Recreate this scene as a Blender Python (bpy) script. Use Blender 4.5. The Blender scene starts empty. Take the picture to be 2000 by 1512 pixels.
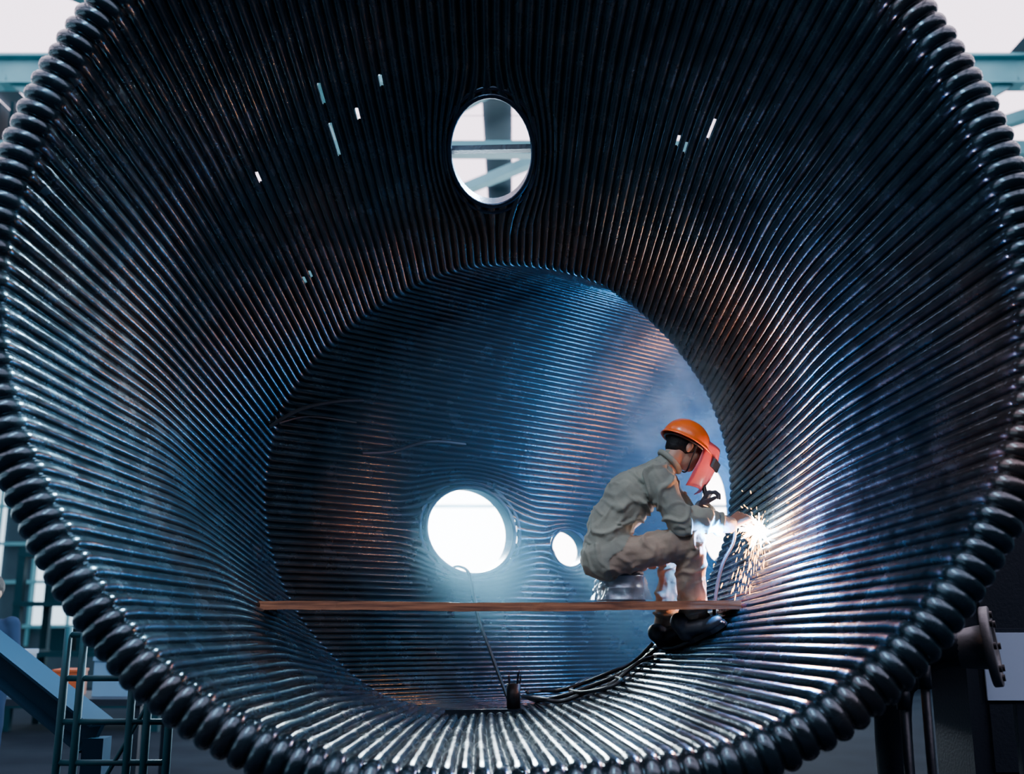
import bpy, bmesh, math, random
import numpy as np
from mathutils import Vector, Matrix, noise
from mathutils.bvhtree import BVHTree
random.seed(7); np.random.seed(7)
sc = bpy.context.scene
F = 2000*35/36.0
A = math.atan(424/F)
ZC = 1.5
ca, sa = math.cos(A), math.sin(A)
def W(px, py, Y):
    x = (px-1000)/F; u = (756-py)/F
    dy = ca-sa*u; dz = sa+ca*u
    t = Y/dy
    return Vector((x*t, Y, ZC+dz*t))
def ray(px, py):
    return (W(px, py, 1.0)-Vector((0, 0, ZC))).normalized()
def proj(P):
    P = np.asarray(P); q = P-np.array([0, 0, ZC])
    fw = q[..., 1]*ca+q[..., 2]*sa
    up = -q[..., 1]*sa+q[..., 2]*ca
    return np.stack([1000+F*q[..., 0]/fw, 756-F*up/fw], -1)

# ---------------------------------------------------------------- materials
def newmat(name):
    m = bpy.data.materials.new(name); m.use_nodes = True
    nt = m.node_tree; nt.nodes.clear()
    out = nt.nodes.new('ShaderNodeOutputMaterial')
    return m, nt, out
def pbr(name, col, rough=0.5, metal=0.0, col2=None, nscale=8, bump=0.0, bscale=60, rough2=None, coat=0.0, emit=None, estr=0, trans=0, alpha=1, sheen=0, spec=None):
    m, nt, out = newmat(name)
    b = nt.nodes.new('ShaderNodeBsdfPrincipled')
    nt.links.new(b.outputs[0], out.inputs[0])
    b.inputs['Base Color'].default_value = (*col, 1)
    b.inputs['Roughness'].default_value = rough
    b.inputs['Metallic'].default_value = metal
    b.inputs['Coat Weight'].default_value = coat
    b.inputs['Transmission Weight'].default_value = trans
    b.inputs['Alpha'].default_value = alpha
    if spec is not None: b.inputs['Specular IOR Level'].default_value = spec
    if sheen: b.inputs['Sheen Weight'].default_value = sheen
    tc = nt.nodes.new('ShaderNodeTexCoord')
    if col2 is not None or rough2 is not None:
        n = nt.nodes.new('ShaderNodeTexNoise'); n.inputs['Scale'].default_value = nscale; n.inputs['Detail'].default_value = 6
        nt.links.new(tc.outputs['Object'], n.inputs['Vector'])
        if col2 is not None:
            r = nt.nodes.new('ShaderNodeValToRGB')
            r.color_ramp.elements[0].position = 0.38; r.color_ramp.elements[1].position = 0.66
            r.color_ramp.elements[0].color = (*col, 1); r.color_ramp.elements[1].color = (*col2, 1)
            nt.links.new(n.outputs['Fac'], r.inputs[0]); nt.links.new(r.outputs[0], b.inputs['Base Color'])
        if rough2 is not None:
            mr = nt.nodes.new('ShaderNodeMapRange'); mr.inputs['From Min'].default_value = 0.35; mr.inputs['From Max'].default_value = 0.65
            mr.inputs['To Min'].default_value = rough; mr.inputs['To Max'].default_value = rough2
            nt.links.new(n.outputs['Fac'], mr.inputs['Value']); nt.links.new(mr.outputs[0], b.inputs['Roughness'])
    if bump:
        n2 = nt.nodes.new('ShaderNodeTexNoise'); n2.inputs['Scale'].default_value = bscale; n2.inputs['Detail'].default_value = 5
        nt.links.new(tc.outputs['Object'], n2.inputs['Vector'])
        bp = nt.nodes.new('ShaderNodeBump'); bp.inputs['Strength'].default_value = bump; bp.inputs['Distance'].default_value = 0.01
        nt.links.new(n2.outputs['Fac'], bp.inputs['Height']); nt.links.new(bp.outputs[0], b.inputs['Normal'])
    if emit is not None:
        b.inputs['Emission Color'].default_value = (*emit, 1); b.inputs['Emission Strength'].default_value = estr
    return m
def emis(name, col, s):
    m, nt, out = newmat(name)
    e = nt.nodes.new('ShaderNodeEmission'); e.inputs[0].default_value = (*col, 1); e.inputs[1].default_value = s
    nt.links.new(e.outputs[0], out.inputs[0]); return m

def tube_material():
    m, nt, out = newmat('oiled_dark_steel_tube')
    b = nt.nodes.new('ShaderNodeBsdfPrincipled'); nt.links.new(b.outputs[0], out.inputs[0])
    tc = nt.nodes.new('ShaderNodeTexCoord')
    big = nt.nodes.new('ShaderNodeTexNoise'); big.inputs['Scale'].default_value = 0.8; big.inputs['Detail'].default_value = 6
    nt.links.new(tc.outputs['Object'], big.inputs['Vector'])
    r = nt.nodes.new('ShaderNodeValToRGB')
    r.color_ramp.elements[0].position = 0.50; r.color_ramp.elements[0].color = (0.023, 0.048, 0.066, 1)
    r.color_ramp.elements[1].position = 0.74; r.color_ramp.elements[1].color = (0.095, 0.060, 0.048, 1)
    nt.links.new(big.outputs['Fac'], r.inputs[0])
    med = nt.nodes.new('ShaderNodeTexNoise'); med.inputs['Scale'].default_value = 7; med.inputs['Detail'].default_value = 8; med.inputs['Roughness'].default_value = 0.65
    nt.links.new(tc.outputs['Object'], med.inputs['Vector'])
    mx = nt.nodes.new('ShaderNodeMix'); mx.data_type = 'RGBA'; mx.blend_type = 'MULTIPLY'; mx.inputs[0].default_value = 0.6
    r2 = nt.nodes.new('ShaderNodeValToRGB'); r2.color_ramp.elements[0].position = 0.35; r2.color_ramp.elements[0].color = (0.55, 0.55, 0.55, 1); r2.color_ramp.elements[1].position = 0.65; r2.color_ramp.elements[1].color = (1.2, 1.2, 1.2, 1)
    nt.links.new(med.outputs['Fac'], r2.inputs[0])
    nt.links.new(r.outputs[0], mx.inputs[6]); nt.links.new(r2.outputs[0], mx.inputs[7]); nt.links.new(mx.outputs[2], b.inputs['Base Color'])
    mr = nt.nodes.new('ShaderNodeMapRange'); mr.inputs['From Min'].default_value = 0.35; mr.inputs['From Max'].default_value = 0.65; mr.inputs['To Min'].default_value = 0.14; mr.inputs['To Max'].default_value = 0.32
    nt.links.new(med.outputs['Fac'], mr.inputs['Value']); nt.links.new(mr.outputs[0], b.inputs['Roughness'])
    b.inputs['Metallic'].default_value = 0.8
    b.inputs['Coat Weight'].default_value = 0.4; b.inputs['Coat Roughness'].default_value = 0.14
    fine = nt.nodes.new('ShaderNodeTexNoise'); fine.inputs['Scale'].default_value = 38; fine.inputs['Detail'].default_value = 3
    nt.links.new(tc.outputs['Object'], fine.inputs['Vector'])
    bp = nt.nodes.new('ShaderNodeBump'); bp.inputs['Strength'].default_value = 0.24; bp.inputs['Distance'].default_value = 0.006
    nt.links.new(fine.outputs['Fac'], bp.inputs['Height']); nt.links.new(bp.outputs[0], b.inputs['Normal']); nt.links.new(bp.outputs[0], b.inputs['Coat Normal'])
    return m
M_tube = tube_material()
M_black = pbr('black_rubber', (0.008, 0.009, 0.012), 0.45)
M_dsteel = pbr('dark_painted_steel', (0.012, 0.020, 0.032), 0.4, 0.4, bump=0.2)
M_teal = pbr('teal_painted_steel', (0.06, 0.27, 0.31), 0.5, 0.1, col2=(0.09, 0.33, 0.37), nscale=2)
M_tealdk = pbr('dark_teal_painted_steel', (0.006, 0.04, 0.055), 0.6, 0.0, spec=.1)
M_blue = pbr('blue_painted_steel', (0.003, 0.016, 0.032), 0.7, 0.0, spec=.05)
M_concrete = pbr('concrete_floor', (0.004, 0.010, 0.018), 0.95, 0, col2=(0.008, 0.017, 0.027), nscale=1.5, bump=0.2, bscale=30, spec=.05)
M_wall = pbr('factory_cladding', (0.02, 0.05, 0.07), 0.6, 0, col2=(0.03, 0.07, 0.09), nscale=1, spec=.1)
M_sky = emis('daylight_rooflight', (1.0, 0.82, 0.98), 4.0)
M_win = emis('daylight_window', (0.62, 0.84, 1.0), 2.6)
M_winb = emis('bright_daylight_window', (0.82, 0.90, 1.0), 18.0)

def mkobj(name, verts, faces, mat=None, parent=None, smooth=False):
    me = bpy.data.meshes.new(name); me.from_pydata([tuple(v) for v in verts], [], faces); me.update()
    o = bpy.data.objects.new(name, me); sc.collection.objects.link(o)
    if mat: me.materials.append(mat)
    if smooth:
        me.polygons.foreach_set('use_smooth', [True]*len(me.polygons))
    if parent: o.parent = parent
    return o
def empty(name, loc=(0, 0, 0)):
    e = bpy.data.objects.new(name, None); sc.collection.objects.link(e); e.location = (0, 0, 0); e.empty_display_size = 0.1
    return e

class MB:
    def __init__(s): s.v = []; s.f = []
    def add(s, vs, fs):
        o = len(s.v); s.v += [Vector(x) for x in vs]; s.f += [tuple(i+o for i in f) for f in fs]
    def box(s, c, d, R=None):
        c = Vector(c); vs = []
        for x in (-.5, .5):
            for y in (-.5, .5):
                for z in (-.5, .5):
                    q = Vector((x*d[0], y*d[1], z*d[2]))
                    if R is not None: q = R @ q
                    vs.append(c+q)
        s.add(vs, [(0, 1, 3, 2), (4, 6, 7, 5), (0, 4, 5, 1), (2, 3, 7, 6), (0, 2, 6, 4), (1, 5, 7, 3)])
    def beam(s, p, q, w, h, up=(0, 0, 1)):
        p = Vector(p); q = Vector(q); d = (q-p); L = d.length; d.normalize()
        up = Vector(up); side = d.cross(up)
        if side.length < 1e-4: side = d.cross(Vector((1, 0, 0)))
        side.normalize(); u = side.cross(d).normalized()
        R = Matrix((d, side, u)).transposed()
        s.box((p+q)/2, (L, w, h), R)
    def ibeam(s, p, q, w, h):
        p = Vector(p); q = Vector(q); d = (q-p).normalized(); up = Vector((0, 0, 1))
        side = d.cross(up)
        if side.length < 1e-3: side = Vector((1, 0, 0))
        side.normalize(); u = side.cross(d).normalized()
        s.beam(p, q, w*0.15, h, u); s.beam(p+u*h/2, q+u*h/2, w, h*0.1, u); s.beam(p-u*h/2, q-u*h/2, w, h*0.1, u)
    def tube(s, pts, r, n=10, cap=True, closed=False):
        pts = [Vector(p) for p in pts]; N = len(pts)
        rs = r if isinstance(r, (list, tuple)) else [r]*N
        prev = None; rings = []
        for i, p in enumerate(pts):
            if closed: t = pts[(i+1) % N]-pts[i-1]
            else: t = pts[min(i+1, N-1)]-pts[max(i-1, 0)]
            t.normalize()
            if prev is None:
                a = t.orthogonal().normalized()
            else:
                a = (prev-t*prev.dot(t)); a = a.normalized() if a.length > 1e-5 else t.orthogonal().normalized()
            prev = a; b = t.cross(a)
            rings.append([p+(a*math.cos(k*2*math.pi/n)+b*math.sin(k*2*math.pi/n))*rs[i] for k in range(n)])
        vs = [v for R in rings for v in R]; fs = []
        for i in range(N if closed else N-1):
            j = (i+1) % N
            for k in range(n):
                l = (k+1) % n
                fs.append((i*n+k, i*n+l, j*n+l, j*n+k))
        if cap and not closed:
            fs.append(tuple(range(n))[::-1]); fs.append(tuple((N-1)*n+k for k in range(n)))
        s.add(vs, fs)
    def sphere(s, c, r, nu=16, nv=10, R=None):
        c = Vector(c); r = r if isinstance(r, (tuple, list)) else (r, r, r); vs = []; fs = []
        for i in range(nv+1):
            th = math.pi*i/nv
            for j in range(nu):
                ph = 2*math.pi*j/nu
                q = Vector((r[0]*math.sin(th)*math.cos(ph), r[1]*math.sin(th)*math.sin(ph), r[2]*math.cos(th)))
                if R is not None: q = R @ q
                vs.append(c+q)
        for i in range(nv):
            for j in range(nu):
                k = (j+1) % nu
                fs.append((i*nu+j, (i+1)*nu+j, (i+1)*nu+k, i*nu+k))
        s.add(vs, fs)
    def cone(s, p, q, r1, r2, n=16):
        s.tube([p, Vector(p).lerp(Vector(q), .5), q], [r1, (r1+r2)/2, r2], n)
    def caps(s, p, q, r1, r2):
        s.sphere(p, r1); s.sphere(q, r2); s.cone(p, q, r1, r2)
    def lathe(s, prof, c, R=None, n=40):
        c = Vector(c); vs = []; fs = []
        for (r, z) in prof:
            for k in range(n):
                q = Vector((r*math.cos(2*math.pi*k/n), r*math.sin(2*math.pi*k/n), z))
                if R is not None: q = R @ q
                vs.append(c+q)
        for i in range(len(prof)-1):
            for k in range(n):
                l = (k+1) % n
                fs.append((i*n+k, i*n+l, (i+1)*n+l, (i+1)*n+k))
        s.add(vs, fs)
    def obj(s, name, mat=None, parent=None, smooth=False): return mkobj(name, s.v, s.f, mat, parent, smooth)

def smooth_curve(pts, n=8, closed=False):
    P = [Vector(p) for p in pts]; N = len(P); out = []
    rng = range(N) if closed else range(N-1)
    for i in rng:
        if closed: p0, p1, p2, p3 = P[i-1], P[i], P[(i+1) % N], P[(i+2) % N]
        else: p0, p1, p2, p3 = P[max(i-1, 0)], P[i], P[i+1], P[min(i+2, N-1)]
        for k in range(n):
            t = k/n
            out.append(0.5*((2*p1)+(p2-p0)*t+(2*p0-5*p1+4*p2-p3)*t*t+(3*p1-p0-3*p2+p3)*t**3))
    if not closed: out.append(P[-1].copy())
    return out

# ---------------------------------------------------------------- vessel
NT = 192
K = 8
fr = [(1-math.cos(k*math.pi/K))/2 for k in range(K)]
us = np.array([(i+f)/NT for i in range(NT) for f in fr])
hb = np.array([math.sin(k*math.pi/K) for i in range(NT) for k in range(K)])
def contour(pts, Y, ibot):
    P = [W(x, y, Y) for x, y in pts]
    S = smooth_curve(P, 24, True); S.append(S[0].copy())
    S = np.array([tuple(p) for p in S]); ib = ibot*24
    def res(C, u):
        d = np.r_[0, np.cumsum(np.linalg.norm(np.diff(C, axis=0), axis=1))]; d /= d[-1]
        return np.stack([np.interp(u, d, C[:, k]) for k in range(3)], -1)
    out = np.zeros((len(us), 3)); a = us < 0.5
    out[a] = res(S[:ib+1], us[a]*2); out[~a] = res(S[ib:], us[~a]*2-1)
    return out
rim_px = [(985,-400),(1350,-300),(1600,-130),(1730,10),(1830,150),(1920,330),(1975,520),(1985,720),(1955,890),(1880,1060),(1750,1240),(1580,1380),(1360,1470),(960,1512),(700,1490),(505,1420),(325,1295),(195,1135),(95,950),(40,800),(10,640),(20,480),(70,320),(160,140),(270,-10),(430,-170),(680,-330)]
knee_px = [(980,90),(1250,150),(1450,330),(1580,560),(1635,800),(1620,1000),(1545,1160),(1400,1305),(1190,1400),(950,1440),(760,1425),(600,1340),(470,1200),(370,1020),(310,840),(300,680),(345,520),(440,360),(580,220),(760,125)]
thr_px = [(985,515),(1100,530),(1200,570),(1300,655),(1380,765),(1420,880),(1428,980),(1405,1090),(1350,1190),(1260,1280),(1150,1345),(1040,1380),(950,1390),(850,1388),(740,1360),(640,1280),(565,1180),(525,1070),(515,960),(540,830),(600,720),(690,630),(800,560),(890,525)]
YR, YK, YT = 3.9, 4.85, 5.8
Rm = contour(rim_px, YR, 13); Kn = contour(knee_px, YK, 9); Th = contour(thr_px, YT, 12)
tang = np.roll(Rm, -6, 0)-np.roll(Rm, 6, 0); tang /= np.linalg.norm(tang, axis=1)[:, None]
outd = np.cross(tang, np.array([0, 1, 0])); cen = Rm.mean(0)
if ((Rm-cen)*outd).sum() < 0: outd = -outd
for _ in range(20): outd = (np.roll(outd, 4, 0)+outd+np.roll(outd, -4, 0))/3
outd /= np.linalg.norm(outd, axis=1)[:, None]
LR = 0.070
rows = []
Yv = np.array([0, 1, 0.])
for t in np.linspace(1, 0, 6)[:-1]:
    rows.append(Rm+outd*2*LR+Yv*0.35*t)
for ph in np.linspace(math.pi, 0, 15):
    rows.append(Rm+outd*(LR-LR*math.cos(ph))-Yv*LR*math.sin(ph))
for t in np.linspace(0, 1, 18)[1:-1]: rows.append(Rm+(Kn-Rm)*t)
def q(a, b, c, t): return a*(1-t)**2+2*b*t*(1-t)+c*t*t
A0 = rows[-3]; C0 = Kn+(Th-Kn)*0.16
rows = rows[:-2]
for t in np.linspace(0, 1, 8)[1:]: rows.append(q(A0, Kn, C0, t))
for t in np.linspace(0.16, 0.975, 26)[1:]: rows.append(Kn+(Th-Kn)*t)
D = np.array([0.80, 0.60, -0.02]); D /= np.linalg.norm(D)
i_thr = len(rows)
A0 = rows[-1]; C0 = Th+D*0.03
for t in np.linspace(0, 1, 5)[1:]: rows.append(q(A0, Th, C0, t))
i_sec2 = len(rows)
for t in np.arange(0.08, 5.6, 0.055): rows.append(Th+D*t)
G = np.array(rows)
nr, ncol = G.shape[:2]
dv = np.gradient(G, axis=0)
du = (np.roll(G, -K, 1)-np.roll(G, K, 1))
Nn = np.cross(du, dv); Nn /= np.linalg.norm(Nn, axis=2)[..., None]+1e-9
ik = i_thr-20
if ((G[ik].mean(0)-G[ik])*Nn[ik]).sum() < 0: Nn = -Nn
pitch = np.linalg.norm(np.roll(G, -K, 1)-G, axis=2)
for _ in range(3): pitch = (np.roll(pitch, K, 1)+pitch+np.roll(pitch, -K, 1))/3
dvn = dv/(np.linalg.norm(dv, axis=2)[..., None]+1e-9)
dun = du/(np.linalg.norm(du, axis=2)[..., None]+1e-9)
sinang = np.sqrt(np.clip(1-(dun*dvn).sum(2)**2, 0.05, 1))
jit = np.repeat(1+0.06*np.random.randn(NT), K)
amp = pitch*sinang*0.5*0.95
amp[:20] *= .86
P = G+Nn*(hb[None, :, None]*amp[..., None]*1.0)*jit[None, :, None]
keep = np.ones((nr, ncol), bool)
slit = np.zeros((nr, ncol), bool)
prj = proj(P)
for sx, sy, ln in [(632,188,2),(655,270,4),(700,216,1),(745,153,1),(1390,258,2),(1340,272,1),(1323,268,1),(590,541,1),(604,531,1),(507,338,1)]:
    dd = np.hypot(prj[22:i_thr, :, 0]-sx, prj[22:i_thr, :, 1]-sy)
    i, j = np.unravel_index(np.argmin(dd), dd.shape); i += 22
    jv = int(round(j/K))*K
    for r_ in range(i-ln//2, i+ln-ln//2):
        for c_ in (-2, -1, 0, 1): slit[r_, (jv+c_) % ncol] = True
holes = []
def cut_hole(px, py, rx, ry, r0, r1, horiz=False):
    sub = P[r0:r1]; pr = proj(sub); d = np.hypot(pr[..., 0]-px, pr[..., 1]-py)
    front = ((sub-np.array([0, 0, ZC]))*Nn[r0:r1]).sum(2) < 0
    d = np.where(front, d, 1e9)
    i, j = np.unravel_index(np.argmin(d), d.shape); i += r0
    c = G[i, j]; n = Nn[i, j]; e1 = dvn[i, j]; e2 = np.cross(n, e1); e2 /= np.linalg.norm(e2)
    c0 = proj(c); j1 = (proj(c+e1*0.01)-c0)/0.01; j2 = (proj(c+e2*0.01)-c0)/0.01
    if horiz: a1 = rx/abs(j1[0]); a2 = ry/abs(j2[1])
    else: a1 = ry/abs(j1[1]); a2 = rx/abs(j2[0])
    rel = P-c; x1 = rel@e1; x2 = rel@e2; h = rel@n
    s = np.sqrt((x1/a1)**2+(x2/a2)**2)
    near = (s < 1.7) & (np.abs(h) < 0.55) & ((np.arange(nr) > r0-3)[:, None]) & ((np.arange(nr) < r1+3)[:, None])
    s0, k = 0.5, 1.7
    s2 = np.where(s < s0, 1.0, 1+(k-1)*(s-s0)/(k-s0))
    f = np.where(near, s2/np.maximum(s, 1e-4), 1.0)
    keep[near & (s < s0)] = False
    sel = near & (s >= s0*0.5)
    P[sel] = P[sel]+((f[sel]-1)*x1[sel])[:, None]*e1+((f[sel]-1)*x2[sel])[:, None]*e2
    edge = near & (s > s0*0.9) & (s < s0*1.35)
    ang = np.arctan2(x2[edge]/a2, x1[edge]/a1); hh = h[edge]
    prof = []
    for kk in range(48):
        th = -math.pi+2*math.pi*kk/48
        w = np.exp(-((np.angle(np.exp(1j*(ang-th))))/0.25)**2)
        prof.append(float((w*hh).sum()/(w.sum()+1e-9)))
    holes.append((c, n, e1, e2, a1, a2, prof))
cut_hole(960, 303, 80, 104, 22, i_thr-2)
cut_hole(915, 1041, 84, 83, i_sec2+2, nr-4, True)
cut_hole(1112, 1071, 31, 36, i_sec2+2, nr-4, True)
cut_hole(1400, 1005, 34, 92, i_sec2+2, nr-4, True)

vessel = empty('boiler_tube_wall_vessel')
idx = np.arange(nr*ncol).reshape(nr, ncol)
fa = np.stack([idx[:-1], np.roll(idx, -1, 1)[:-1], np.roll(idx, -1, 1)[1:], idx[1:]], -1)
kp = keep[:-1] & keep[1:] & np.roll(keep, -1, 1)[:-1] & np.roll(keep, -1, 1)[1:] & ~slit[:-1]
faces = fa[kp].reshape(-1, 4)
shell = mkobj('tube_wall_shell', P.reshape(-1, 3), faces.tolist(), M_tube, vessel, True)
bm = bmesh.new(); bm.from_mesh(shell.data)
bmesh.ops.delete(bm, geom=[v for v in bm.verts if not v.link_faces], context='VERTS')
bm.to_mesh(shell.data)
BV = BVHTree.FromBMesh(bm); bm.free()
def hit(px, py):
    loc, nor, i, d = BV.ray_cast(Vector((0, 0, ZC)), ray(px, py))
    if nor is not None and nor.dot(ray(px, py)) > 0: nor = -nor
    return loc, nor
M_collar = pbr('forged_collar_steel', (0.03, 0.045, 0.07), 0.28, 0.8, bump=0.2)
for hi, (c, n, e1, e2, a1, a2, prof) in enumerate(holes):
    mb = MB(); c = Vector(c); n = Vector(n); e1 = Vector(e1); e2 = Vector(e2)
    ring = []; M = 48
    for kk in range(M):
        th = -math.pi+2*math.pi*kk/M
        ring.append((th, prof[kk]))
    def rg(sc_, off): return [c+e1*a1*sc_*math.cos(t)+e2*a2*sc_*math.sin(t)+n*(h+off) for t, h in ring]
    rr = 0.016 if hi != 2 else 0.01
    mb.tube(rg(1.03, 0.0), rr, 10, closed=True)
    mb.tube(rg(1.16, -0.005), rr*0.9, 10, closed=True)
    a = rg(1.0, 0.005); b = rg(1.0, -0.09)
    mb.add(a+b, [(i, (i+1) % M, M+(i+1) % M, M+i) for i in range(M)])
    mb.obj('manhole_collar_%d' % (hi+1), M_collar, vessel, True)
c, n, e1, e2, a1, a2, prof = holes[0]
TH_ = Vector(c)
mb = MB(); c = Vector(c); e1 = Vector(e1); e2 = Vector(e2)
mb.beam(c-e2*a2*1.02+Vector((0, 0, .015)), c+e2*a2*1.02+Vector((0, 0, .015)), 0.05, 0.03)
mb.obj('manhole_strut', M_dsteel, vessel)

mb = MB()
for yy in (4.15, 5.3):
    for s in (-1, 1):
        mb.beam((s*0.25, yy, 0.25), (s*1.55, yy, 0.25), 0.2, 0.5)
        mb.beam((s*1.1, yy, 0.0), (s*1.1, yy, 0.62), 0.18, 0.15)
    mb.box((0, yy, 0.05), (3.4, 0.3, 0.1)); mb.box((0, yy, 0.3), (1.2, 0.2, 0.42))
mb.obj('support_cradle', M_dsteel)

# ---------------------------------------------------------------- plank & clutter
def wood_mat():
    m, nt, out = newmat('weathered_plank_wood')
    b = nt.nodes.new('ShaderNodeBsdfPrincipled'); nt.links.new(b.outputs[0], out.inputs[0])
    tc = nt.nodes.new('ShaderNodeTexCoord'); mp = nt.nodes.new('ShaderNodeMapping'); mp.inputs['Scale'].default_value = (2, 40, 40)
    n = nt.nodes.new('ShaderNodeTexNoise'); n.inputs['Scale'].default_value = 1.5; n.inputs['Detail'].default_value = 8
    r = nt.nodes.new('ShaderNodeValToRGB'); r.color_ramp.elements[0].position = .3; r.color_ramp.elements[0].color = (0.09, 0.028, 0.016, 1); r.color_ramp.elements[1].position = .7; r.color_ramp.elements[1].color = (0.40, 0.15, 0.07, 1)
    nt.links.new(tc.outputs['Object'], mp.inputs[0]); nt.links.new(mp.outputs[0], n.inputs['Vector']); nt.links.new(n.outputs['Fac'], r.inputs[0]); nt.links.new(r.outputs[0], b.inputs['Base Color'])
    b.inputs['Roughness'].default_value = 0.6
    bp = nt.nodes.new('ShaderNodeBump'); bp.inputs['Strength'].default_value = .5; bp.inputs['Distance'].default_value = .005
    nt.links.new(n.outputs['Fac'], bp.inputs['Height']); nt.links.new(bp.outputs[0], b.inputs['Normal'])
    return m
YB = 5.3
pl0 = W(500, 1183, YB); pl1 = W(1437, 1183, YB)
PTOP = W(1200, 1174, YB).z
mb = MB(); n = 40; vs = []; fs = []
th = 0.042
for i in range(n+1):
    t = i/n; x = pl0.x+(pl1.x-pl0.x)*t
    zt = PTOP+0.003*math.sin(t*9)-0.006*math.sin(t*math.pi)+0.002*random.uniform(-1, 1)
    y0 = YB-0.13+0.004*random.uniform(-1, 1); y1 = YB+0.13
    vs += [(x, y0, zt), (x, y1, zt), (x, y1, zt-th), (x, y0, zt-th-0.002*random.random())]
for i in range(n):
    for k in range(4):
        l = (k+1) % 4
        fs.append((i*4+k, (i+1)*4+k, (i+1)*4+l, i*4+l))
fs += [(0, 1, 2, 3), (n*4+3, n*4+2, n*4+1, n*4)]
mb.add(vs, fs)
plank = mb.obj('wooden_plank', wood_mat())

stool = empty('upturned_pail_seat')
pc = W(1213, 1174, YB); pc.z = PTOP
M_tin = pbr('galvanized_tin', (0.22, 0.26, 0.31), 0.3, 0.85, bump=0.3, bscale=25)
mb = MB(); mb.lathe([(0.0, 0), (.125, 0), (.128, .008), (.122, .014), (.119, .06), (.122, .065), (.118, .07), (.112, .12), (.116, .124), (.116, .132), (0.0, .132)], pc)
mb.obj('pail_body', M_tin, stool, True)
mb = MB(); mb.lathe([(0, 0), (.120, 0), (.120, .014), (.10, .02), (0, .022)], pc+Vector((0, 0, .132)))
mb.obj('pail_pad', pbr('dark_cushion', (.04, .05, .07), .7), stool, True)
mb = MB(); vs = []; fs = []; n = 72; m_ = 14
for i in range(m_):
    t = i/(m_-1)
    for k in range(n):
        a = 2*math.pi*k/n
        r = .130+.022*t*t+.012*math.sin(a*9+3*t)*(.3+t)+.01*noise.noise(Vector((math.cos(a)*4, math.sin(a)*4, t*5)))
        vs.append(pc+Vector((r*math.cos(a), r*math.sin(a), .128-.122*t+.006*noise.noise(Vector((math.cos(a)*7, math.sin(a)*7, 0)))*(1-t))))
for i in range(m_-1):
    for k in range(n):
        l = (k+1) % n; fs.append((i*n+k, i*n+l, (i+1)*n+l, (i+1)*n+k))
mb.add(vs, fs)
M_plastic = pbr('clear_plastic_sheet', (0.4, 0.5, 0.6), 0.15, 0, trans=0.5, alpha=0.3, bump=.5, bscale=20)
mb.obj('plastic_wrap', M_plastic, stool, True)

def on_wall(px, py, off=0.02):
    l, nn = hit(px, py); return l+nn*off
hoses = empty('welding_cable_bundle')
def cable(name, pts, r, parent):
    mb = MB(); mb.tube(smooth_curve(pts, 8), r, 8); return mb.obj(name, M_black, parent, True)
for k, off in enumerate([0, 9, -8]):
    pts = [on_wall(x, y+off*0.8, .03+.012*k) for x, y in [(1020,1368),(1060,1372),(1110,1368),(1160,1350),(1210,1330),(1255,1300),(1290,1275)]]
    cable('ground_cable_%d' % k, pts, .011, hoses)
pts = [on_wall(x, y, .04) for x, y in [(1120,1362),(1150,1340),(1190,1325),(1225,1335),(1200,1352),(1150,1362),(1120,1362)]]
cable('cable_loop', pts, .010, hoses)
pts = [on_wall(x, y, .03) for x, y in [(1290,1275),(1330,1268),(1380,1248),(1420,1222)]]
cable('cable_run', pts, .010, hoses)
def L(px, py, Y): return W(px, py, Y)
cable('air_hose', [L(880,1112,6.75), L(895,1106,6.6), L(915,1118,6.5), L(925,1160,6.4), L(935,1210,6.3), L(955,1265,6.2), L(975,1320,6.1), L(995,1372,6.0)], .010, hoses)
can = empty('electrode_holder_can')
cb = W(1003, 1384, 5.65)
mb = MB(); mb.lathe([(0, 0), (.037, 0), (.037, .13), (.033, .13), (.033, .01), (0, .01)], cb, None, 20); mb.obj('can', M_black, can, True)
mb = MB()
for k in range(9):
    a = random.uniform(0, 6.28); b0 = cb+Vector((.015*math.cos(a), .015*math.sin(a), .02))
    mb.tube([b0, cb+Vector((.045*math.cos(a), .03*math.sin(a), .17+.06*random.random()))], .0025, 6)
mb.obj('electrodes', M_dsteel, can)
mb = MB(); mb.beam(W(870, 1392, 5.62), W(1065, 1390, 5.62), .04, .03); mb.obj('steel_flat_bar', M_dsteel)
mb = MB()
def rods(pts, r=.007):
    mb.tube(smooth_curve([on_wall(x, y, .045) for x, y in pts], 5), r, 6)
rods([(532,822),(580,802),(650,786),(706,773)], .012)
rods([(532,827),(600,828),(690,822)], .007)
rods([(700,888),(760,874),(830,864),(906,856)], .012)
mb.obj('steel_rods', M_black)

# ---------------------------------------------------------------- worker
worker = empty('welder')
def B(px, py, dy=0.0): return W(px, py, YB+dy)
def remesh(mb, name, mats, voxel=.012, smooth=6, disp=None, labelf=None, parent=worker):
    o = mb.obj(name, None, parent)
    m = o.modifiers.new('r', 'REMESH'); m.mode = 'VOXEL'; m.voxel_size = voxel
    s = o.modifiers.new('s', 'SMOOTH'); s.factor = .6; s.iterations = smooth
    dg = bpy.context.evaluated_depsgraph_get(); me = bpy.data.meshes.new_from_object(o.evaluated_get(dg))
    o.modifiers.clear(); o.data = me
    if disp:
        nrm = [v.normal.copy() for v in me.vertices]
        for v, nn in zip(me.vertices, nrm): v.co += nn*disp(v.co)
    me.materials.clear()
    for m in mats: me.materials.append(m)
    me.polygons.foreach_set('use_smooth', [True]*len(me.polygons))
    if labelf:
        for p in me.polygons: p.material_index = labelf(p.center)
    me.update()
    return o
M_jacket = pbr('grey_work_jacket', (0.27, 0.26, 0.205), 0.9, 0, col2=(0.21, 0.205, 0.17), nscale=7, bump=.3, bscale=30, sheen=.1, spec=.2)
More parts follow.
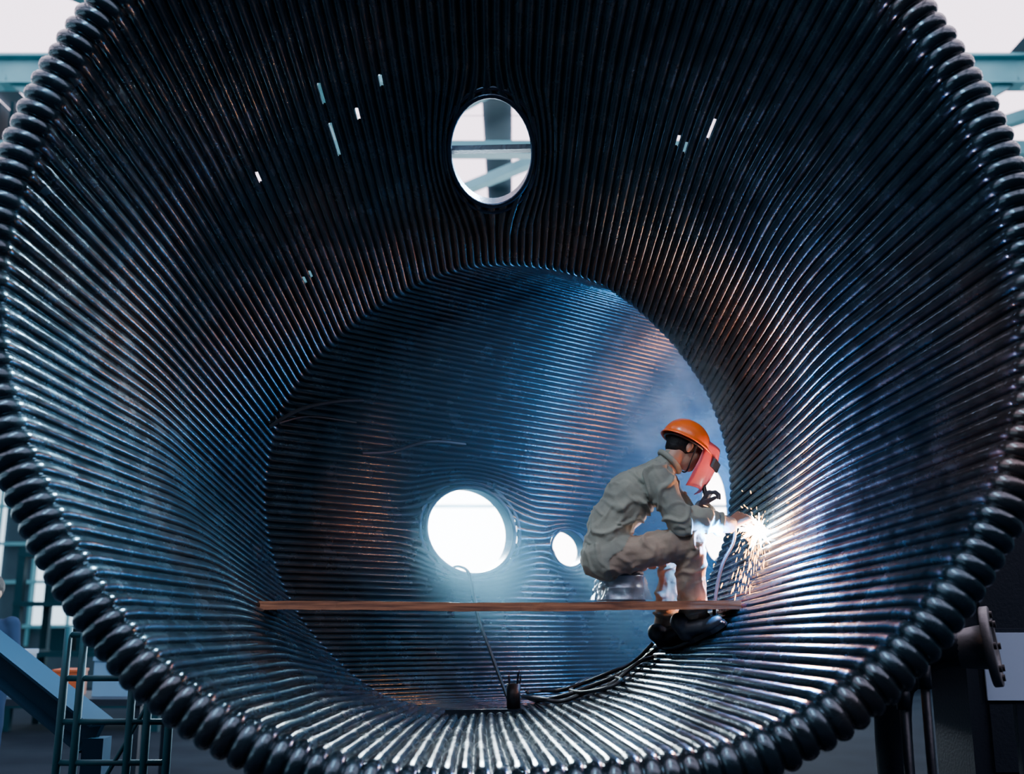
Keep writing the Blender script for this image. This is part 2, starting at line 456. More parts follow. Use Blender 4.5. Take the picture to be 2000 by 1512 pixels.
M_pants = pbr('khaki_work_trousers', (0.35, 0.25, 0.18), 0.9, 0, col2=(0.27, 0.20, 0.15), nscale=7, bump=.3, bscale=30, sheen=.1, spec=.2)
M_skin = pbr('skin', (0.45, 0.22, 0.14), 0.5)
M_hair = pbr('black_hair', (0.012, 0.010, 0.010), 0.6, bump=.5, bscale=80, spec=.2)
M_orange = pbr('orange_helmet_plastic', (0.95, 0.13, 0.01), 0.28, 0, coat=.4)
M_glove = pbr('leather_glove', (0.20, 0.10, 0.07), 0.8, 0, bump=.3)
M_gloved = pbr('dark_leather_glove', (0.03, 0.03, 0.04), 0.7, 0, bump=.3)
M_cuff = pbr('grey_canvas_gauntlet', (0.10, 0.115, 0.14), 0.85, 0, bump=.3)
M_shoe = pbr('black_work_shoe', (0.02, 0.022, 0.028), 0.45, 0, bump=.2)
M_mask = pbr('red_fibre_welding_shield', (0.75, 0.10, 0.12), 0.4, 0, coat=.2)

mb = MB(); segs = []
def seg(p, q, r1, r2, lab):
    mb.caps(p, q, r1, r2); segs.append((p, q, r1, r2, lab))
wy, wn = hit(1497, 1032)
yw = wy.y-YB
for s in (-1, 1):
    seg(B(1183,1078,s*.075), B(1193,1022,s*.07), .120, .114, 0)
    seg(B(1193,1022,s*.07), B(1233,966,s*.08), .114, .127, 0)
    seg(B(1233,966,s*.08), B(1278,934,s*.10), .127, .090, 0)
    seg(B(1278,934,s*.10), B(1283,937,s*.165), .087, .080, 0)
seg(B(1233,966), B(1285,925), .127, .087, 0)
seg(B(1285,922), B(1312,898), .070, .062, 0)
for s in (-1, 1): seg(B(1178,1090,s*.09), B(1205,1078,s*.09), .116, .116, 0)
RS, RE, RW = B(1283,937,-.175), B(1330,1018,-.20), B(1400,1020,-.08)
seg(RS, RE, .078, .066, 0); seg(RE, RW, .066, .054, 0)
LS, LE, LW = B(1290,935,.175), B(1352,1025,.20), B(1380,1000,.09)
seg(LS, LE, .078, .064, 0); seg(LE, LW, .064, .050, 0)
h0, n0 = hit(1342, 1262); h2, n2 = hit(1298, 1270)
RH, RK, RA = B(1190,1090,-.10), B(1350,1060,-.15), W(1358,1205,max(YB-.25, h0.y-.03))
LH, LK, LA = B(1190,1092,.10), B(1322,1072,.14), W(1306,1205,min(YB+.3, h2.y-.03))
RM = RK.lerp(RA, .45)+Vector((-.012, 0, 0)); LM = LK.lerp(LA, .45)+Vector((-.012, 0, 0))
seg(RH, RK, .105, .078, 1); seg(RK, RM, .078, .076, 1); seg(RM, RA, .076, .078, 1)
seg(LH, LK, .105, .075, 1); seg(LK, LM, .075, .072, 1); seg(LM, LA, .072, .074, 1)
def near_seg(c):
    best = 1e9; L_ = None
    for sg in segs:
        p, q_, r1, r2, l = sg
        d = q_-p; t = max(0, min(1, (c-p).dot(d)/max(d.length_squared, 1e-6)))
        dd = (c-(p+d*t)).length-(r1+(r2-r1)*t)
        if dd < best: best = dd; L_ = (sg, t)
    return L_
def lab(c): return near_seg(c)[0][4]
JE = [RE, LE, RK, LK, B(1205,1060,-.1), B(1250,1010,-.15), RS, RA, LA, RW]
def folds(c):
    j = min((c-k).length for k in JE); g = math.exp(-(j/.13)**2)
    w = noise.noise(c*5); w2 = noise.noise(c*13+Vector((5, 2, 1)))
    (p, q_, r1, r2, l), t = near_seg(c)
    d = (q_-p).normalized() if (q_-p).length > 1e-4 else Vector((0, 0, 1))
    s = (c-p).dot(d); o = d.cross(Vector((0, 1, 0))); s2 = (c-p).dot(o)
    ph = s*58+s2*34*math.sin(s*9+1)+6.5*noise.noise(c*7)+2.5*math.sin(c.y*14)
    cr = max(0, math.sin(ph))**2*(.4+.9*max(0, noise.noise(c*9+Vector((9, 9, 9)))+.4))
    rg_ = max(0, 1-abs(noise.noise(Vector((c.x*9+c.z*5, c.y*6, c.z*9-c.x*5))))*5)
    return .010*w+.008*w2+(.020*g+.006)*cr+.007*rg_-.006+(.005 if l == 0 else 0)
remesh(mb, 'work_clothes', [M_jacket, M_pants], .007, 4, folds, lab)
mb = MB()
ncx = B(1308,902); nd = (B(1335,878)-B(1290,920)).normalized(); a = nd.cross(Vector((0, 1, 0))).normalized(); b = nd.cross(a)
mb.tube([ncx+(a*math.cos(t*math.pi/12)*.070+b*math.sin(t*math.pi/12)*.072) for t in range(24)], .016, 8, closed=True)
mb.obj('jacket_collar', M_jacket, worker, True)
mb = MB()
for p, q_, r in ((RM, RA, .079), (LM, LA, .075)):
    d = (q_-p).normalized(); c0 = q_+d*.055
    mb.tube([q_+d*.0, c0-d*.02, c0], [r*.98, r*1.02, r*1.04], 24, cap=False)
mb.obj('trouser_hems', M_pants, worker, True)

hc = B(1340, 872, 0.01)
fwd = Vector((.86, .22, -.46)).normalized(); left = Vector((0, 0, 1)).cross(fwd).normalized(); hup = fwd.cross(left).normalized()
HR = Matrix((fwd, left, hup)).transposed()
def H(x, y, z): return hc+HR @ Vector((x, y, z))
mb = MB()
mb.sphere(H(-.01, 0, .02), (.095, .075, .095), R=HR)
mb.sphere(H(.03, 0, -.05), (.062, .06, .075), R=HR)
mb.sphere(H(.055, 0, -.095), (.035, .032, .028), R=HR)
mb.caps(H(.088, 0, -.012), H(.108, 0, -.042), .011, .015)
mb.caps(H(.078, -.018, -.078), H(.078, .018, -.078), .012, .012)
mb.caps(H(.078, -.045, .012), H(.084, .0, .010), .012, .012); mb.caps(H(.078, .045, .012), H(.084, 0, .010), .012, .012)
for s in (-1, 1):
    mb.sphere(H(.055, s*.04, -.035), .025)
    mb.sphere(H(-.005, s*.078, -.02), (.020, .010, .034), R=HR)
mb.caps(H(-.03, 0, -.05), B(1300, 915), .058, .062)
remesh(mb, 'head', [M_skin], .006, 4)
mb = MB()
for s in (-1, 1): mb.sphere(H(.082, s*.03, -.008), .012)
mb.obj('eyes', pbr('eye_white', (.7, .7, .7), .2), worker, True)
mb = MB()
for s in (-1, 1): mb.sphere(H(.0925, s*.03, -.008), .0045)
mb.obj('pupils', M_black, worker, True)
mb = MB()
for s in (-1, 1): mb.caps(H(.090, s*.018, .014), H(.082, s*.048, .018), .005, .004)
mb.obj('eyebrows', M_hair, worker, True)
mb = MB()
mb.sphere(H(-.022, 0, .012), (.094, .083, .092), 24, 16, R=HR)
mb.sphere(H(-.055, 0, -.035), (.052, .062, .05), R=HR)
for s in (-1, 1): mb.sphere(H(.02, s*.07, .005), (.022, .012, .035), R=HR)
remesh(mb, 'hair', [M_hair], .008, 2)
hel = MB(); n = 48; m_ = 16; vs = []; fs = []
for i in range(m_+1):
    th = (math.pi/2)*i/m_
    for k in range(n):
        ph = 2*math.pi*k/n
        rx, ry, rz = .132, .112, .118
        x = rx*math.sin(th)*math.cos(ph); y = ry*math.sin(th)*math.sin(ph); z = rz*math.cos(th)
        ridge = .006*math.exp(-(y/.012)**2)*math.cos(th)
        vs.append(H(x-.012, y, z+.020+ridge))
for i in range(m_):
    for k in range(n):
        l = (k+1) % n; fs.append((i*n+k, i*n+l, (i+1)*n+l, (i+1)*n+k))
base = m_*n
for j, (g, dz) in enumerate(((.006, -.004), (.010, -.012))):
    for k in range(n):
        ph = 2*math.pi*k/n; c_ = math.cos(ph)
        ext = g+(.040 if j else .012)*max(0, c_)**1.5
        vs.append(H((.132+ext)*c_-.012, (.112+g)*math.sin(ph), .020+dz-.006*max(0, c_)*j))
for j in range(2):
    for k in range(n):
        l = (k+1) % n; o0 = base+j*n; fs.append((o0+k, o0+l, o0+n+l, o0+n+k))
hel.add(vs, fs)
ho = hel.obj('hard_hat', M_orange, worker, True)
so = ho.modifiers.new('s', 'SOLIDIFY'); so.thickness = .004
mb = MB()
mb.tube(smooth_curve([H(.02, -.098, .01), H(.028, -.085, -.05), H(.045, -.045, -.115), H(.055, 0, -.128), H(.045, .045, -.115), H(.028, .085, -.05), H(.02, .098, .01)], 6), .004, 6)
mb.tube([H(-.012+.118*math.cos(t/20*math.pi*2), .100*math.sin(t/20*math.pi*2), .006) for t in range(20)], .007, 6, closed=True)
mb.obj('helmet_straps', M_black, worker, True)

sh = MB(); t0 = B(1404, 880, .03); t1 = B(1370, 955, .03)
sup = (t0-t1).normalized(); wd = Vector((.50, .86, .0)); wd = (wd-sup*wd.dot(sup)).normalized(); sn = wd.cross(sup).normalized()
if sn.x < 0: sn = -sn
mid = (t0+t1)/2; vs = []; fs = []; nu_, nv_ = 14, 12
for i in range(nv_+1):
    v = i/nv_-.5
    for j in range(nu_+1):
        u = j/nu_-.5
        hw = .115*(1-.25*max(0, -v-.2)/.3); hh = .125
        zc = v*2*hh-(.02*(abs(u*2)**3) if v < -.3 else 0)
        vs.append(mid+wd*(u*2*hw)+sup*zc-sn*(.055*(u*2)**2+.02*(v*2)**2)+sn*.02)
for i in range(nv_):
    for j in range(nu_):
        a = i*(nu_+1)+j; fs.append((a, a+1, a+nu_+2, a+nu_+1))
sh.add(vs, fs); so_ = sh.obj('hand_shield', M_mask, worker, True)
mo = so_.modifiers.new('s', 'SOLIDIFY'); mo.thickness = .005
mb = MB()
R_ = Matrix((wd, sn, sup)).transposed()
mb.box(mid+sup*.03+sn*.018, (.100, .014, .05), R_)
mb.obj('shield_lens_frame', M_black, worker)
mb = MB(); hnd = B(1380, 978, .05)
mb.tube([mid-sup*.09-sn*.0, hnd+Vector((0, 0, .01)), hnd-sup*.06], .013, 10); mb.obj('shield_handle', M_black, worker, True)

def hand(name, wrist, f, n, side, curl, mat, size=1.0, tcurl=.4, parent=worker):
    f = f.normalized(); n = (n-f*n.dot(f)).normalized(); s = f.cross(n)*side
    mb = MB(); S = size
    for k in (-.6, -.2, .2, .6):
        mb.caps(wrist+s*k*.022*S, wrist+f*.088*S+s*k*.055*S, .019*S, .0155*S)
    lens = [.070, .080, .074, .058]
    for k, L_ in enumerate(lens):
        p = wrist+f*.085*S+s*(.033-.022*k)*S; a = .25*curl
        for j, ff in enumerate((.45, .32, .25)):
            a += curl*(.9 if j else .5)
            d = (f*math.cos(a)-n*math.sin(a)+s*(.05*(1.5-k))).normalized()
            q_ = p+d*L_*ff*S; mb.caps(p, q_, (.0105-.001*j)*S, (.0098-.001*j)*S); p = q_
    p = wrist+f*.022*S+s*.022*S; d = (f*.55+s*.75-n*.35).normalized()
    for j, ll in enumerate((.042, .034, .028)):
        q_ = p+d*ll*S; mb.caps(p, q_, (.015-.0015*j)*S, (.013-.0015*j)*S); p = q_
        d = (d+(f*.7-s*.35-n*.5)*tcurl).normalized()
    return remesh(mb, name, [mat], .0042, 2, parent=parent)
wp = wy+wn*.05
RW2 = RW.lerp(wp, .30)
hd = (B(1480, 992, yw*.6)-RW2)
hand('right_glove', RW2, hd, Vector((-.2, -.55, .8)), -1, .55, M_glove, 1.12)
mb = MB(); mb.caps(RW.lerp(RE, .12), RW2, .056, .043); remesh(mb, 'right_gauntlet', [M_cuff], .008, 2, lambda c: .004*noise.noise(c*40))
hand('left_glove', B(1368, 992, .09), Vector((.35, -.2, .6)), Vector((-.8, .2, .5)), 1, 1.0, M_gloved, 1.05)
mb = MB(); mb.caps(LW.lerp(LE, .12), B(1370, 990, .09), .050, .038); remesh(mb, 'left_gauntlet', [M_cuff], .008, 2)
mb = MB(); grip = RW2+hd.normalized()*.12+Vector((0, 0, -.022))
mb.tube([grip+Vector((-.06, -.01, -.03)), grip, grip.lerp(wp, .35)], [.014, .015, .011], 10)
mb.tube([grip.lerp(wp, .30), wp], .003, 6)
mb.tube(smooth_curve([grip+Vector((-.06, -.01, -.03)), B(1432, 1060, .0), B(1412, 1100, .02), B(1400, 1150, .04), B(1395, 1215, .0), on_wall(1420, 1222, .02)], 6), .009, 8)
mb.obj('electrode_holder', M_black, worker, True)

def shoe(name, heel, toe, up, parent=worker):
    f = (toe-heel).normalized(); up = (up-f*up.dot(f)).normalized(); s = f.cross(up)
    R = Matrix((f, s, up)).transposed()
    def S(x, y, z): return heel+R @ Vector((x, y, z))
    mb = MB()
    mb.sphere(S(.045, 0, .05), (.05, .042, .045), R=R); mb.caps(S(.05, 0, .05), S(.055, 0, .12), .045, .050)
    mb.caps(S(.07, 0, .075), S(.16, 0, .045), .044, .038); mb.sphere(S(.205, 0, .038), (.075, .047, .034), R=R)
    remesh(mb, name+'_upper', [M_shoe], .007, 3, parent=parent)
    mb = MB(); out = []
    for k in range(28):
        t = 2*math.pi*k/28; x = math.cos(t); y = math.sin(t)
        w = .040+.012*max(0, x)+(-.006 if abs(x) < .3 else 0)
        out.append((.14+.145*x, w*y))
    vs = [S(x, y, 0) for x, y in out]+[S(x, y, .024) for x, y in out]; N = 28
    mb.add(vs, [(i, (i+1) % N, N+(i+1) % N, N+i) for i in range(N)]+[tuple(range(N))[::-1], tuple(range(N, 2*N))])
    mb.obj(name+'_sole', M_black, parent)
h1, n1 = hit(1440, 1212)
shoe('right_shoe', h0+n0*.012, h1+n1*.012, (n0+n1)/2)
h3, n3 = hit(1350, 1235)
shoe('left_shoe', h2+n2*.012, h3+n3*.012, (n2+n3)/2)

# second worker standing beyond the vessel on the left
fw = empty('factory_worker')
O = Vector((-3.60, 7.0, 0))
M_over = pbr('dark_blue_overalls', (.006, .012, .028), .9, spec=.05)
M_skdk = pbr('tanned_skin', (0.16, 0.08, 0.055), 0.6)
def Q(x, y, z): return O+Vector((x, y, z))
mb = MB()
for s in (-1, 1):
    mb.caps(Q(s*.09, 0, .90), Q(s*.10, .02, .50), .095, .068); mb.caps(Q(s*.10, .02, .50), Q(s*.11, 0, .12), .066, .055)
    mb.caps(Q(s*.08, 0, .95), Q(s*.10, 0, 1.30), .10, .105)
    mb.caps(Q(s*.17, 0, 1.36), Q(s*.23, -.02, 1.08), .062, .050); mb.caps(Q(s*.23, -.02, 1.08), Q(s*.16, -.20, .98), .048, .036)
mb.caps(Q(0, 0, 1.32), Q(0, 0, 1.43), .09, .060)
remesh(mb, 'overalls', [M_over], .012, 5, lambda c: .006*noise.noise(c*12), parent=fw)
mb = MB(); mb.caps(Q(0, 0, 1.42), Q(0, -.01, 1.50), .052, .050); mb.sphere(Q(0, .0, 1.58), (.075, .092, .105)); mb.sphere(Q(0, -.04, 1.53), (.055, .055, .065)); mb.sphere(Q(0, -.098, 1.555), (.013, .018, .022))
for s in (-1, 1): mb.sphere(Q(s*.076, .0, 1.565), (.010, .018, .03))
remesh(mb, 'face', [M_skdk], .007, 3, parent=fw)
mb = MB(); mb.sphere(Q(0, .020, 1.610), (.086, .100, .095)); remesh(mb, 'short_hair', [M_hair], .009, 2, parent=fw)
mb = MB()
for s in (-1, 1): mb.sphere(Q(s*.03, -.083, 1.575), .010)
mb.obj('eye_pair', M_black, fw, True)
for s in (-1, 1):
    hand('bare_hand_%s' % ('l' if s < 0 else 'r'), Q(s*.16, -.21, .98), Vector((-s*.3, -.9, -.1)), Vector((s*.3, 0, 1)), s, .5, M_skdk, 1.0, parent=fw)
    shoe('boot_%s' % ('l' if s < 0 else 'r'), Q(s*.11, .09, .003), Q(s*.13, -.2, .003), Vector((0, 0, 1)), parent=fw)

# ---------------------------------------------------------------- weld, sparks
weld = empty('welding_arc_and_sparks')
mb = MB()
mb.sphere(wp, .036, 12, 8)
for k in range(46):
    d = Vector((random.gauss(0, 1), random.gauss(0, 1), random.gauss(0, 1))).normalized()
    if d.dot(wn) < -.1: d = -d
    mb.tube([wp, wp+d*random.uniform(.05, .13)], [.011, .0008], 5)
mb.obj('arc_core', emis('arc_plasma', (1.0, 0.90, 0.86), 200), weld, True)
mb = MB()
def sliver(p, d, L_, r):
    d = d.normalized(); a = d.orthogonal().normalized(); b = d.cross(a)
    vs = [p-d*L_/2]+[p+(a*math.cos(k*2.094)+b*math.sin(k*2.094))*r for k in range(3)]+[p+d*L_/2]
    mb.add(vs, [(0, 2, 1), (0, 3, 2), (0, 1, 3), (4, 1, 2), (4, 2, 3), (4, 3, 1)])
for i in range(190):
    v = Vector((random.gauss(-.4, .7), random.gauss(-.55, .5), random.gauss(.2, .8)))*1.6
    t = random.random()**1.5*.10
    p = wp+v*t+Vector((0, 0, -4.9))*t*t; vel = v+Vector((0, 0, -9.8))*t
    sliver(p, vel, random.uniform(.008, .03), random.uniform(.0012, .0026))
for i in range(300):
    v = Vector((random.gauss(-.34, .28), random.gauss(-.25, .18), random.gauss(-.3, .5)))
    t = random.uniform(.05, .38)
    p = wp+v*t+Vector((0, 0, -4.9*.8))*t*t; vel = v+Vector((0, 0, -9.8*.8))*t
    if p.z < PTOP+.01: continue
    sliver(p, vel, random.uniform(.012, .05), random.uniform(.0014, .003))
mb.obj('sparks', emis('hot_spark', (1.0, 0.40, 0.10), 30), weld)
def light(name, typ, loc, energy, col, size=.1, target=None, sy=None, parent=None, spread=None):
    l = bpy.data.lights.new(name, typ); l.energy = energy; l.color = col
    if typ == 'AREA':
        l.size = size
        if sy: l.shape = 'RECTANGLE'; l.size_y = sy
        if spread: l.spread = math.radians(spread)
    else: l.shadow_soft_size = size
    o = bpy.data.objects.new(name, l); sc.collection.objects.link(o); o.location = loc
    if target is not None:
        o.rotation_euler = (Vector(target)-Vector(loc)).to_track_quat('-Z', 'Y').to_euler()
    if parent: o.parent = parent
    return o
light('arc_light', 'POINT', wp+wn*.28+Vector((0, -.04, .05)), 170, (.06, .38, 1.0), .03, parent=weld)
light('spark_glow', 'POINT', wp+wn*.06+Vector((-.0, -.03, .01)), 150, (1.0, .30, .08), .05, parent=weld)

def vol(name, dens, col, aniso=.2, plume=None):
    m, nt, out = newmat(name)
    v = nt.nodes.new('ShaderNodeVolumeScatter'); v.inputs['Color'].default_value = (*col, 1); v.inputs['Density'].default_value = dens; v.inputs['Anisotropy'].default_value = aniso
    nt.links.new(v.outputs[0], out.inputs['Volume'])
    if plume:
        c, r = plume
        tc = nt.nodes.new('ShaderNodeTexCoord')
        sub = nt.nodes.new('ShaderNodeVectorMath'); sub.operation = 'SUBTRACT'; sub.inputs[1].default_value = c
        dv_ = nt.nodes.new('ShaderNodeVectorMath'); dv_.operation = 'DIVIDE'; dv_.inputs[1].default_value = r
        ln = nt.nodes.new('ShaderNodeVectorMath'); ln.operation = 'LENGTH'
        nt.links.new(tc.outputs['Object'], sub.inputs[0]); nt.links.new(sub.outputs[0], dv_.inputs[0]); nt.links.new(dv_.outputs[0], ln.inputs[0])
        fo = nt.nodes.new('ShaderNodeMapRange'); fo.inputs['From Min'].default_value = .95; fo.inputs['From Max'].default_value = .1; fo.inputs['To Min'].default_value = 0; fo.inputs['To Max'].default_value = 1
        nt.links.new(ln.outputs['Value'], fo.inputs['Value'])
        n = nt.nodes.new('ShaderNodeTexNoise'); n.inputs['Scale'].default_value = 4.5; n.inputs['Detail'].default_value = 5; n.inputs['Distortion'].default_value = .6
        nt.links.new(tc.outputs['Object'], n.inputs['Vector'])
        nr_ = nt.nodes.new('ShaderNodeMapRange'); nr_.inputs['From Min'].default_value = .42; nr_.inputs['From Max'].default_value = .72; nr_.inputs['To Max'].default_value = dens
        nt.links.new(n.outputs['Fac'], nr_.inputs['Value'])
        mu = nt.nodes.new('ShaderNodeMath'); mu.operation = 'MULTIPLY'
        nt.links.new(fo.outputs[0], mu.inputs[0]); nt.links.new(nr_.outputs[0], mu.inputs[1]); nt.links.new(mu.outputs[0], v.inputs['Density'])
    return m
fume = empty('welding_fume_haze'); tc_ = Th.mean(0)
mb = MB(); mb.sphere((.3, 6.85, tc_[2]+.05), (1.9, 1.45, 1.35), 32, 20)
mb.obj('thin_haze', vol('welding_fume', .17, (.30, .72, 1.0), .3), fume)
pcx = W(1330, 790, 5.78); pr_ = (.66, .38, .75)
mb = MB(); mb.sphere(pcx, pr_, 32, 20)
mb.obj('smoke_plume', vol('welding_smoke', 4.0, (.5, .8, 1.0), .2, (tuple(pcx), pr_)), fume)

# ---------------------------------------------------------------- factory hall
mb = MB(); mb.box((0, 6, -.05), (26, 26, .1)); mb.obj('floor', M_concrete)
ZR = 7.6
mb = MB()
mb.box((0, 6, ZR+.5), (26, 26, .1)); mb.obj('ceiling', M_wall)
mb = MB()
for x in np.arange(-11.4, 12, 3.2):
    for y in np.arange(-4, 18.5, 3.0):
        mb.box((x, y, ZR+.42), (2.8, 2.9, .04))
mb.obj('window_rooflights', M_sky)
mb = MB()
for y in np.arange(-3, 19, 4.6):
    mb.ibeam((-13, y, ZR+.1), (13, y, ZR+.1), .22, .35)
    for x in np.arange(-12, 12, 3.0):
        mb.beam((x, y, ZR-.0), (x+1.5, y, ZR-.9), .10, .10); mb.beam((x+1.5, y, ZR-.9), (x+3, y, ZR), .10, .10)
    mb.beam((-13, y, ZR-.9), (13, y, ZR-.9), .16, .16)
for x in np.arange(-12, 13, 4.8): mb.ibeam((x, -6, ZR-.05), (x, 19, ZR-.05), .2, .3)
for x in np.arange(-12, 12, 4.8): mb.beam((x, 6.2, ZR-.1), (x+4.8, 10.8, ZR-.1), .14, .14); mb.beam((x, 15.4, ZR-.1), (x+4.8, 10.8, ZR-.1), .14, .14)
mb.obj('roof_truss', M_teal)
mb = MB(); mb.box((0, 19, 4), (26, .2, 8.2)); mb.obj('wall_back', M_wall)
mb = MB(); mb.box((-13, 6, 4), (.2, 26, 8.2)); mb.obj('wall_left', M_wall)
mb = MB(); mb.box((13, 6, 4), (.2, 26, 8.2)); mb.obj('wall_right', M_wall)
mb = MB(); mb2 = MB()
for x in np.arange(-11, 12, 3.6):
    (mb2 if -3 < x < 5 else mb).box((x, 18.87, 2.6), (3.4 if -3 < x < 5 else 2.9, .04, 3.0)); mb.box((x, 18.87, 6.0), (2.9, .04, 1.8))
mb.obj('window_1', M_win); mb2.obj('window_3', M_winb)
mb = MB()
for y in np.arange(-4, 18, 3.6): mb.box((-12.87, y, 2.6), (.04, 2.8, 3.0)); mb.box((-12.87, y, 6.0), (.04, 2.8, 1.6))
mb.obj('window_2', M_win)
mb = MB()
for x in np.arange(-12.5, 12.6, .72):
    if not -3 < x < 4.6: mb.box((x, 18.82, 4), (.05, .06, 6.5))
for z in (1.1, 3.3, 4.15, 5.1, 6.0, 6.9): mb.box((0, 18.8, z), (26, .06, .06))
for z in (1.9, 2.6): mb.box((-8, 18.8, z), (10, .06, .06))
for y in np.arange(-4, 18.5, .7): mb.box((-12.82, y, 4), (.06, .05, 6.5))
for z in (1.1, 1.9, 2.6, 3.3, 4.15, 5.1, 6.0): mb.box((-12.8, 6, z), (.06, 26, .06))
mb.obj('trim_1', M_teal)
for x, y in ((-6.2, 11.5), (6.8, 11.5), (-12.4, 9), (-3.5, 17.5), (4.0, 17.5)):
    mb = MB(); mb.box((x, y, 3.8), (.05, .35, 7.6)); mb.box((x-.17, y, 3.8), (.04, .35, 7.6)); mb.box((x+.17, y, 3.8), (.04, .35, 7.6)); mb.box((x, y, .03), (.6, .6, .06))
    mb.obj('steel_column', M_tealdk)

mb = MB(); y = 5.6
xs = [W(px, 1300, y).x for px in (128, 160, 262, 295, 338)]
for x in xs: mb.tube([(x, y, 0), (x, y, W(0, 1225, y).z)], .022, 10)
for py in (1240, 1325, 1410, 1490):
    z = W(0, py, y).z; mb.tube([(xs[0], y, z), (xs[-1], y, z)], .016, 8)
mb.tube([(xs[0], y, .1), (xs[-1], y, 1.2)], .012, 8)
mb.obj('scaffold_rack', M_tealdk, None, True)
mb = MB(); mb.ibeam(W(-120, 1190, 6.5), W(190, 1440, 6.0), .2, .16); mb.beam(W(190,1440,6.0), Vector((W(190,1440,6.0).x, 6.0, 0)), .12, .12); mb.beam(W(-120,1190,6.5), Vector((W(-120,1190,6.5).x, 6.5, 0)), .12, .12); mb.obj('inclined_conveyor_beam', M_blue)
M_wt = pbr('pale_blue_crate_paint', (.12, .25, .38), .5)
M_ocr = pbr('orange_crate_paint', (.4, .08, .02), .5)
bx = W(60, 1430, 8).x
mb = MB()
mb.box((bx, 8.5, .75), (1.6, .8, .05))
for a in (-.75, .75):
    for b in (-.35, .35): mb.box((bx+a, 8.5+b, .37), (.06, .06, .74))
mb.obj('workbench', M_dsteel)
for k, (dx, s, m) in enumerate(((-.5, .35, M_wt), (.05, .2, M_ocr), (.45, .3, M_wt))):
    mb = MB(); mb.box((bx+dx, 8.5, .775+s/2), (s, s, s)); mb.box((bx+dx, 8.5, .775+s*.97), (s*1.06, s*1.06, s*.1)); mb.obj('parts_crate', m)
for rx_, ry_ in ((-5.2, 13.0), (-7.6, 12.0)):
    mb = MB()
    for a in (-.9, .9):
        for b in (-.4, .4): mb.box((rx_+a, ry_+b, 1.1), (.09, .09, 2.2))
    for z in (.3, .9, 1.5, 2.1): mb.box((rx_, ry_, z), (1.9, .9, .06))
    for k in range(9):
        s = random.uniform(.25, .45); mb.box((rx_+random.uniform(-.65, .65), ry_, (.33, .93, 1.53)[k % 3]+s/2), (s, s, s))
    mb.obj('storage_rack', M_tealdk)
fp = empty('flanged_pipe'); y = 4.7
c0 = W(1945, 1262, y); ax = Vector((.82, -.45, .10)).normalized(); a1 = ax.orthogonal().normalized(); b1 = ax.cross(a1)
RR = Matrix((a1, b1, ax)).transposed()
mb = MB(); mb.lathe([(0.06, 0), (.175, 0), (.18, .004), (.18, .036), (.175, .04), (.10, .04), (.095, .02), (.0, .02)], c0-ax*.04, RR, 40)
mb.lathe([(.175, 0), (.10, -.005), (.095, -.05), (.085, -.12)], c0-ax*.04, RR, 40)
mb.obj('flange', pbr('dusty_flange_steel', (.12, .13, .14), .5, .4, bump=.2), fp, True)
mb = MB()
for k in range(8):
    t = k*math.pi/4; p = c0+(a1*math.cos(t)+b1*math.sin(t))*.14
    mb.tube([p, p+ax*.012], .016, 12)
mb.obj('bolt_holes', M_black, fp)
mb = MB(); e = c0-ax*.12
pp = smooth_curve([e, e-ax*.15, e-ax*.25+Vector((0, .05, -.08)), e-ax*.32+Vector((0, .1, -.3)), Vector((e.x-.27, e.y+.25, .02))], 8)
mb.tube(pp, .085, 20); mb.obj('pipe', M_dsteel, fp, True)
ns = empty('notice_board'); y = 5.0
p0 = W(1916, 1236, y); p1 = W(2060, 1368, y)
mb = MB(); cx = (p0.x+p1.x)/2; cz = (p0.z+p1.z)/2; mb.box((cx, y, cz), (p1.x-p0.x, .012, p0.z-p1.z))
mb.obj('sheet', pbr('pale_blue_paper', (.38, .55, .75), .7), ns)
mb = MB(); mb.box((cx, y+.02, cz), (p1.x-p0.x+.04, .015, p0.z-p1.z+.04)); mb.beam((cx, y+.03, 0), (cx, y+.03, cz), .04, .04); mb.box((cx, y+.03, .015), (.4, .3, .03))
mb.obj('frame', M_dsteel, ns)
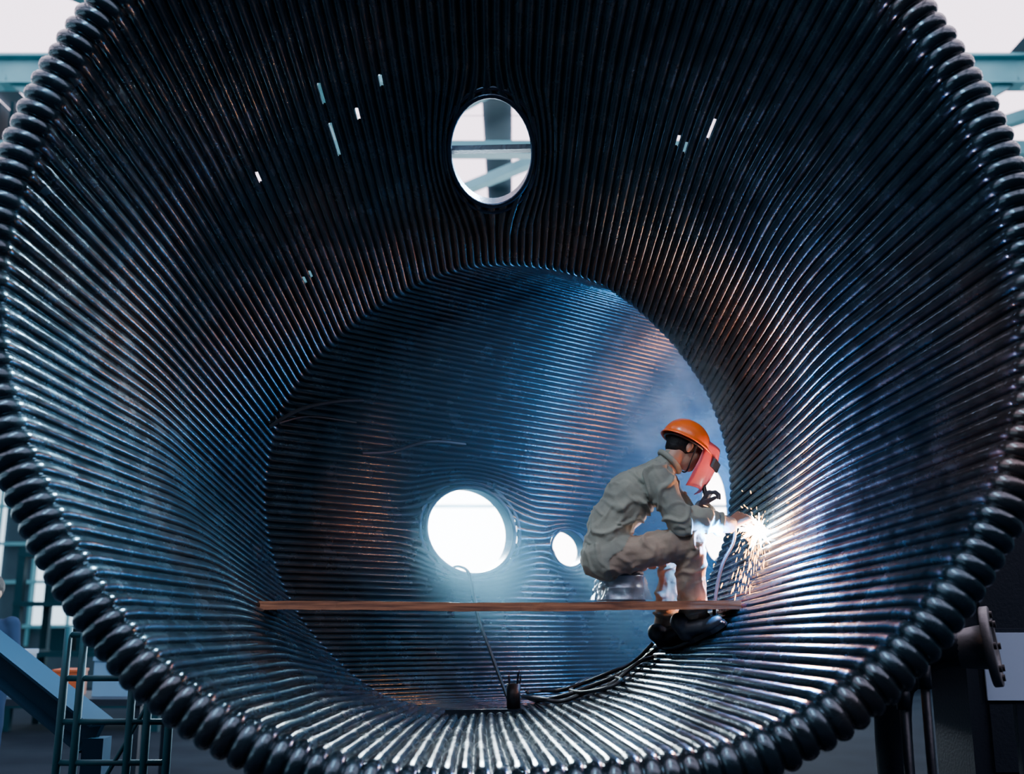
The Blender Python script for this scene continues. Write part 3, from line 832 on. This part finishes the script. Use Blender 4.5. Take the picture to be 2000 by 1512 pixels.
for px, pb in ((1762, 1340), (1803, 1300)):
    mb = MB(); t = W(px, pb, 4.6); mb.tube([(t.x, t.y, 0), (t.x, t.y, t.z)], .02, 10); mb.tube([(t.x, t.y, t.z-.10), (t.x, t.y, t.z)], .03, 10)
    mb.box((t.x, t.y, .012), (.2, .2, .024)); mb.obj('screw_jack_stand', M_dsteel, None, True)
mb = MB(); mb.box((3.0, 6.05, 1.0), (.9, .5, 2.0)); mb.box((3.0, 5.79, 1.2), (.7, .03, 1.2)); mb.box((3.0, 6.05, 2.03), (.95, .55, .06)); mb.obj('dark_filler_cabinet', M_dsteel)  # dark cabinet added to darken the bright background on the right

# ---------------------------------------------------------------- lights
light('overhead_key_light', 'AREA', (-1.2, 1.4, 6.8), 250, (.40, .76, 1.0), .6, (-.3, 4.4, .8), 3.0)  # added key light out of view overhead, in place of skylights
light('hole_fill_light', 'AREA', (-.6, 9.2, 2.9), 420, (.6, .84, 1.0), 1.3, (-.1, 4.5, .8), 1.3, spread=80)  # added light outside the back manhole, for highlights on the bottom tubes
lp = TH_+(TH_-Vector((-1.8, 4.3, 2.2)))*.9; lp.z = max(lp.z, 4.35)
light('hole_fill_light', 'AREA', lp, 1400, (.60, .86, 1.0), 1.3, tuple(TH_), 1.3, spread=80)  # added unseen light above the top manhole, for left wall highlights
light('duct_fill_blue', 'POINT', (1.75, 6.6, tc_[2]+.1), 170, (.05, .40, 1.0), .12)  # added blue fill, hidden behind the throat edge, lights duct and funnel
light('duct_fill_warm', 'POINT', (2.0, 6.9, tc_[2]+.9), 70, (1.0, .38, .20), .10)  # added warm fill, hidden in the duct, tints its upper right tubes

w = bpy.data.worlds.new('World'); sc.world = w; w.use_nodes = True
w.node_tree.nodes['Background'].inputs[0].default_value = (.010, .05, .12, 1); w.node_tree.nodes['Background'].inputs[1].default_value = .2

cam = bpy.data.cameras.new('camera'); co = bpy.data.objects.new('camera', cam); sc.collection.objects.link(co)
co.location = (0, 0, ZC); co.rotation_euler = (math.pi/2+A, 0, 0); cam.lens = 35; cam.sensor_width = 36; cam.sensor_fit = 'HORIZONTAL'
cam.dof.use_dof = True; cam.dof.focus_distance = 5.35; cam.dof.aperture_fstop = 1.2
sc.camera = co
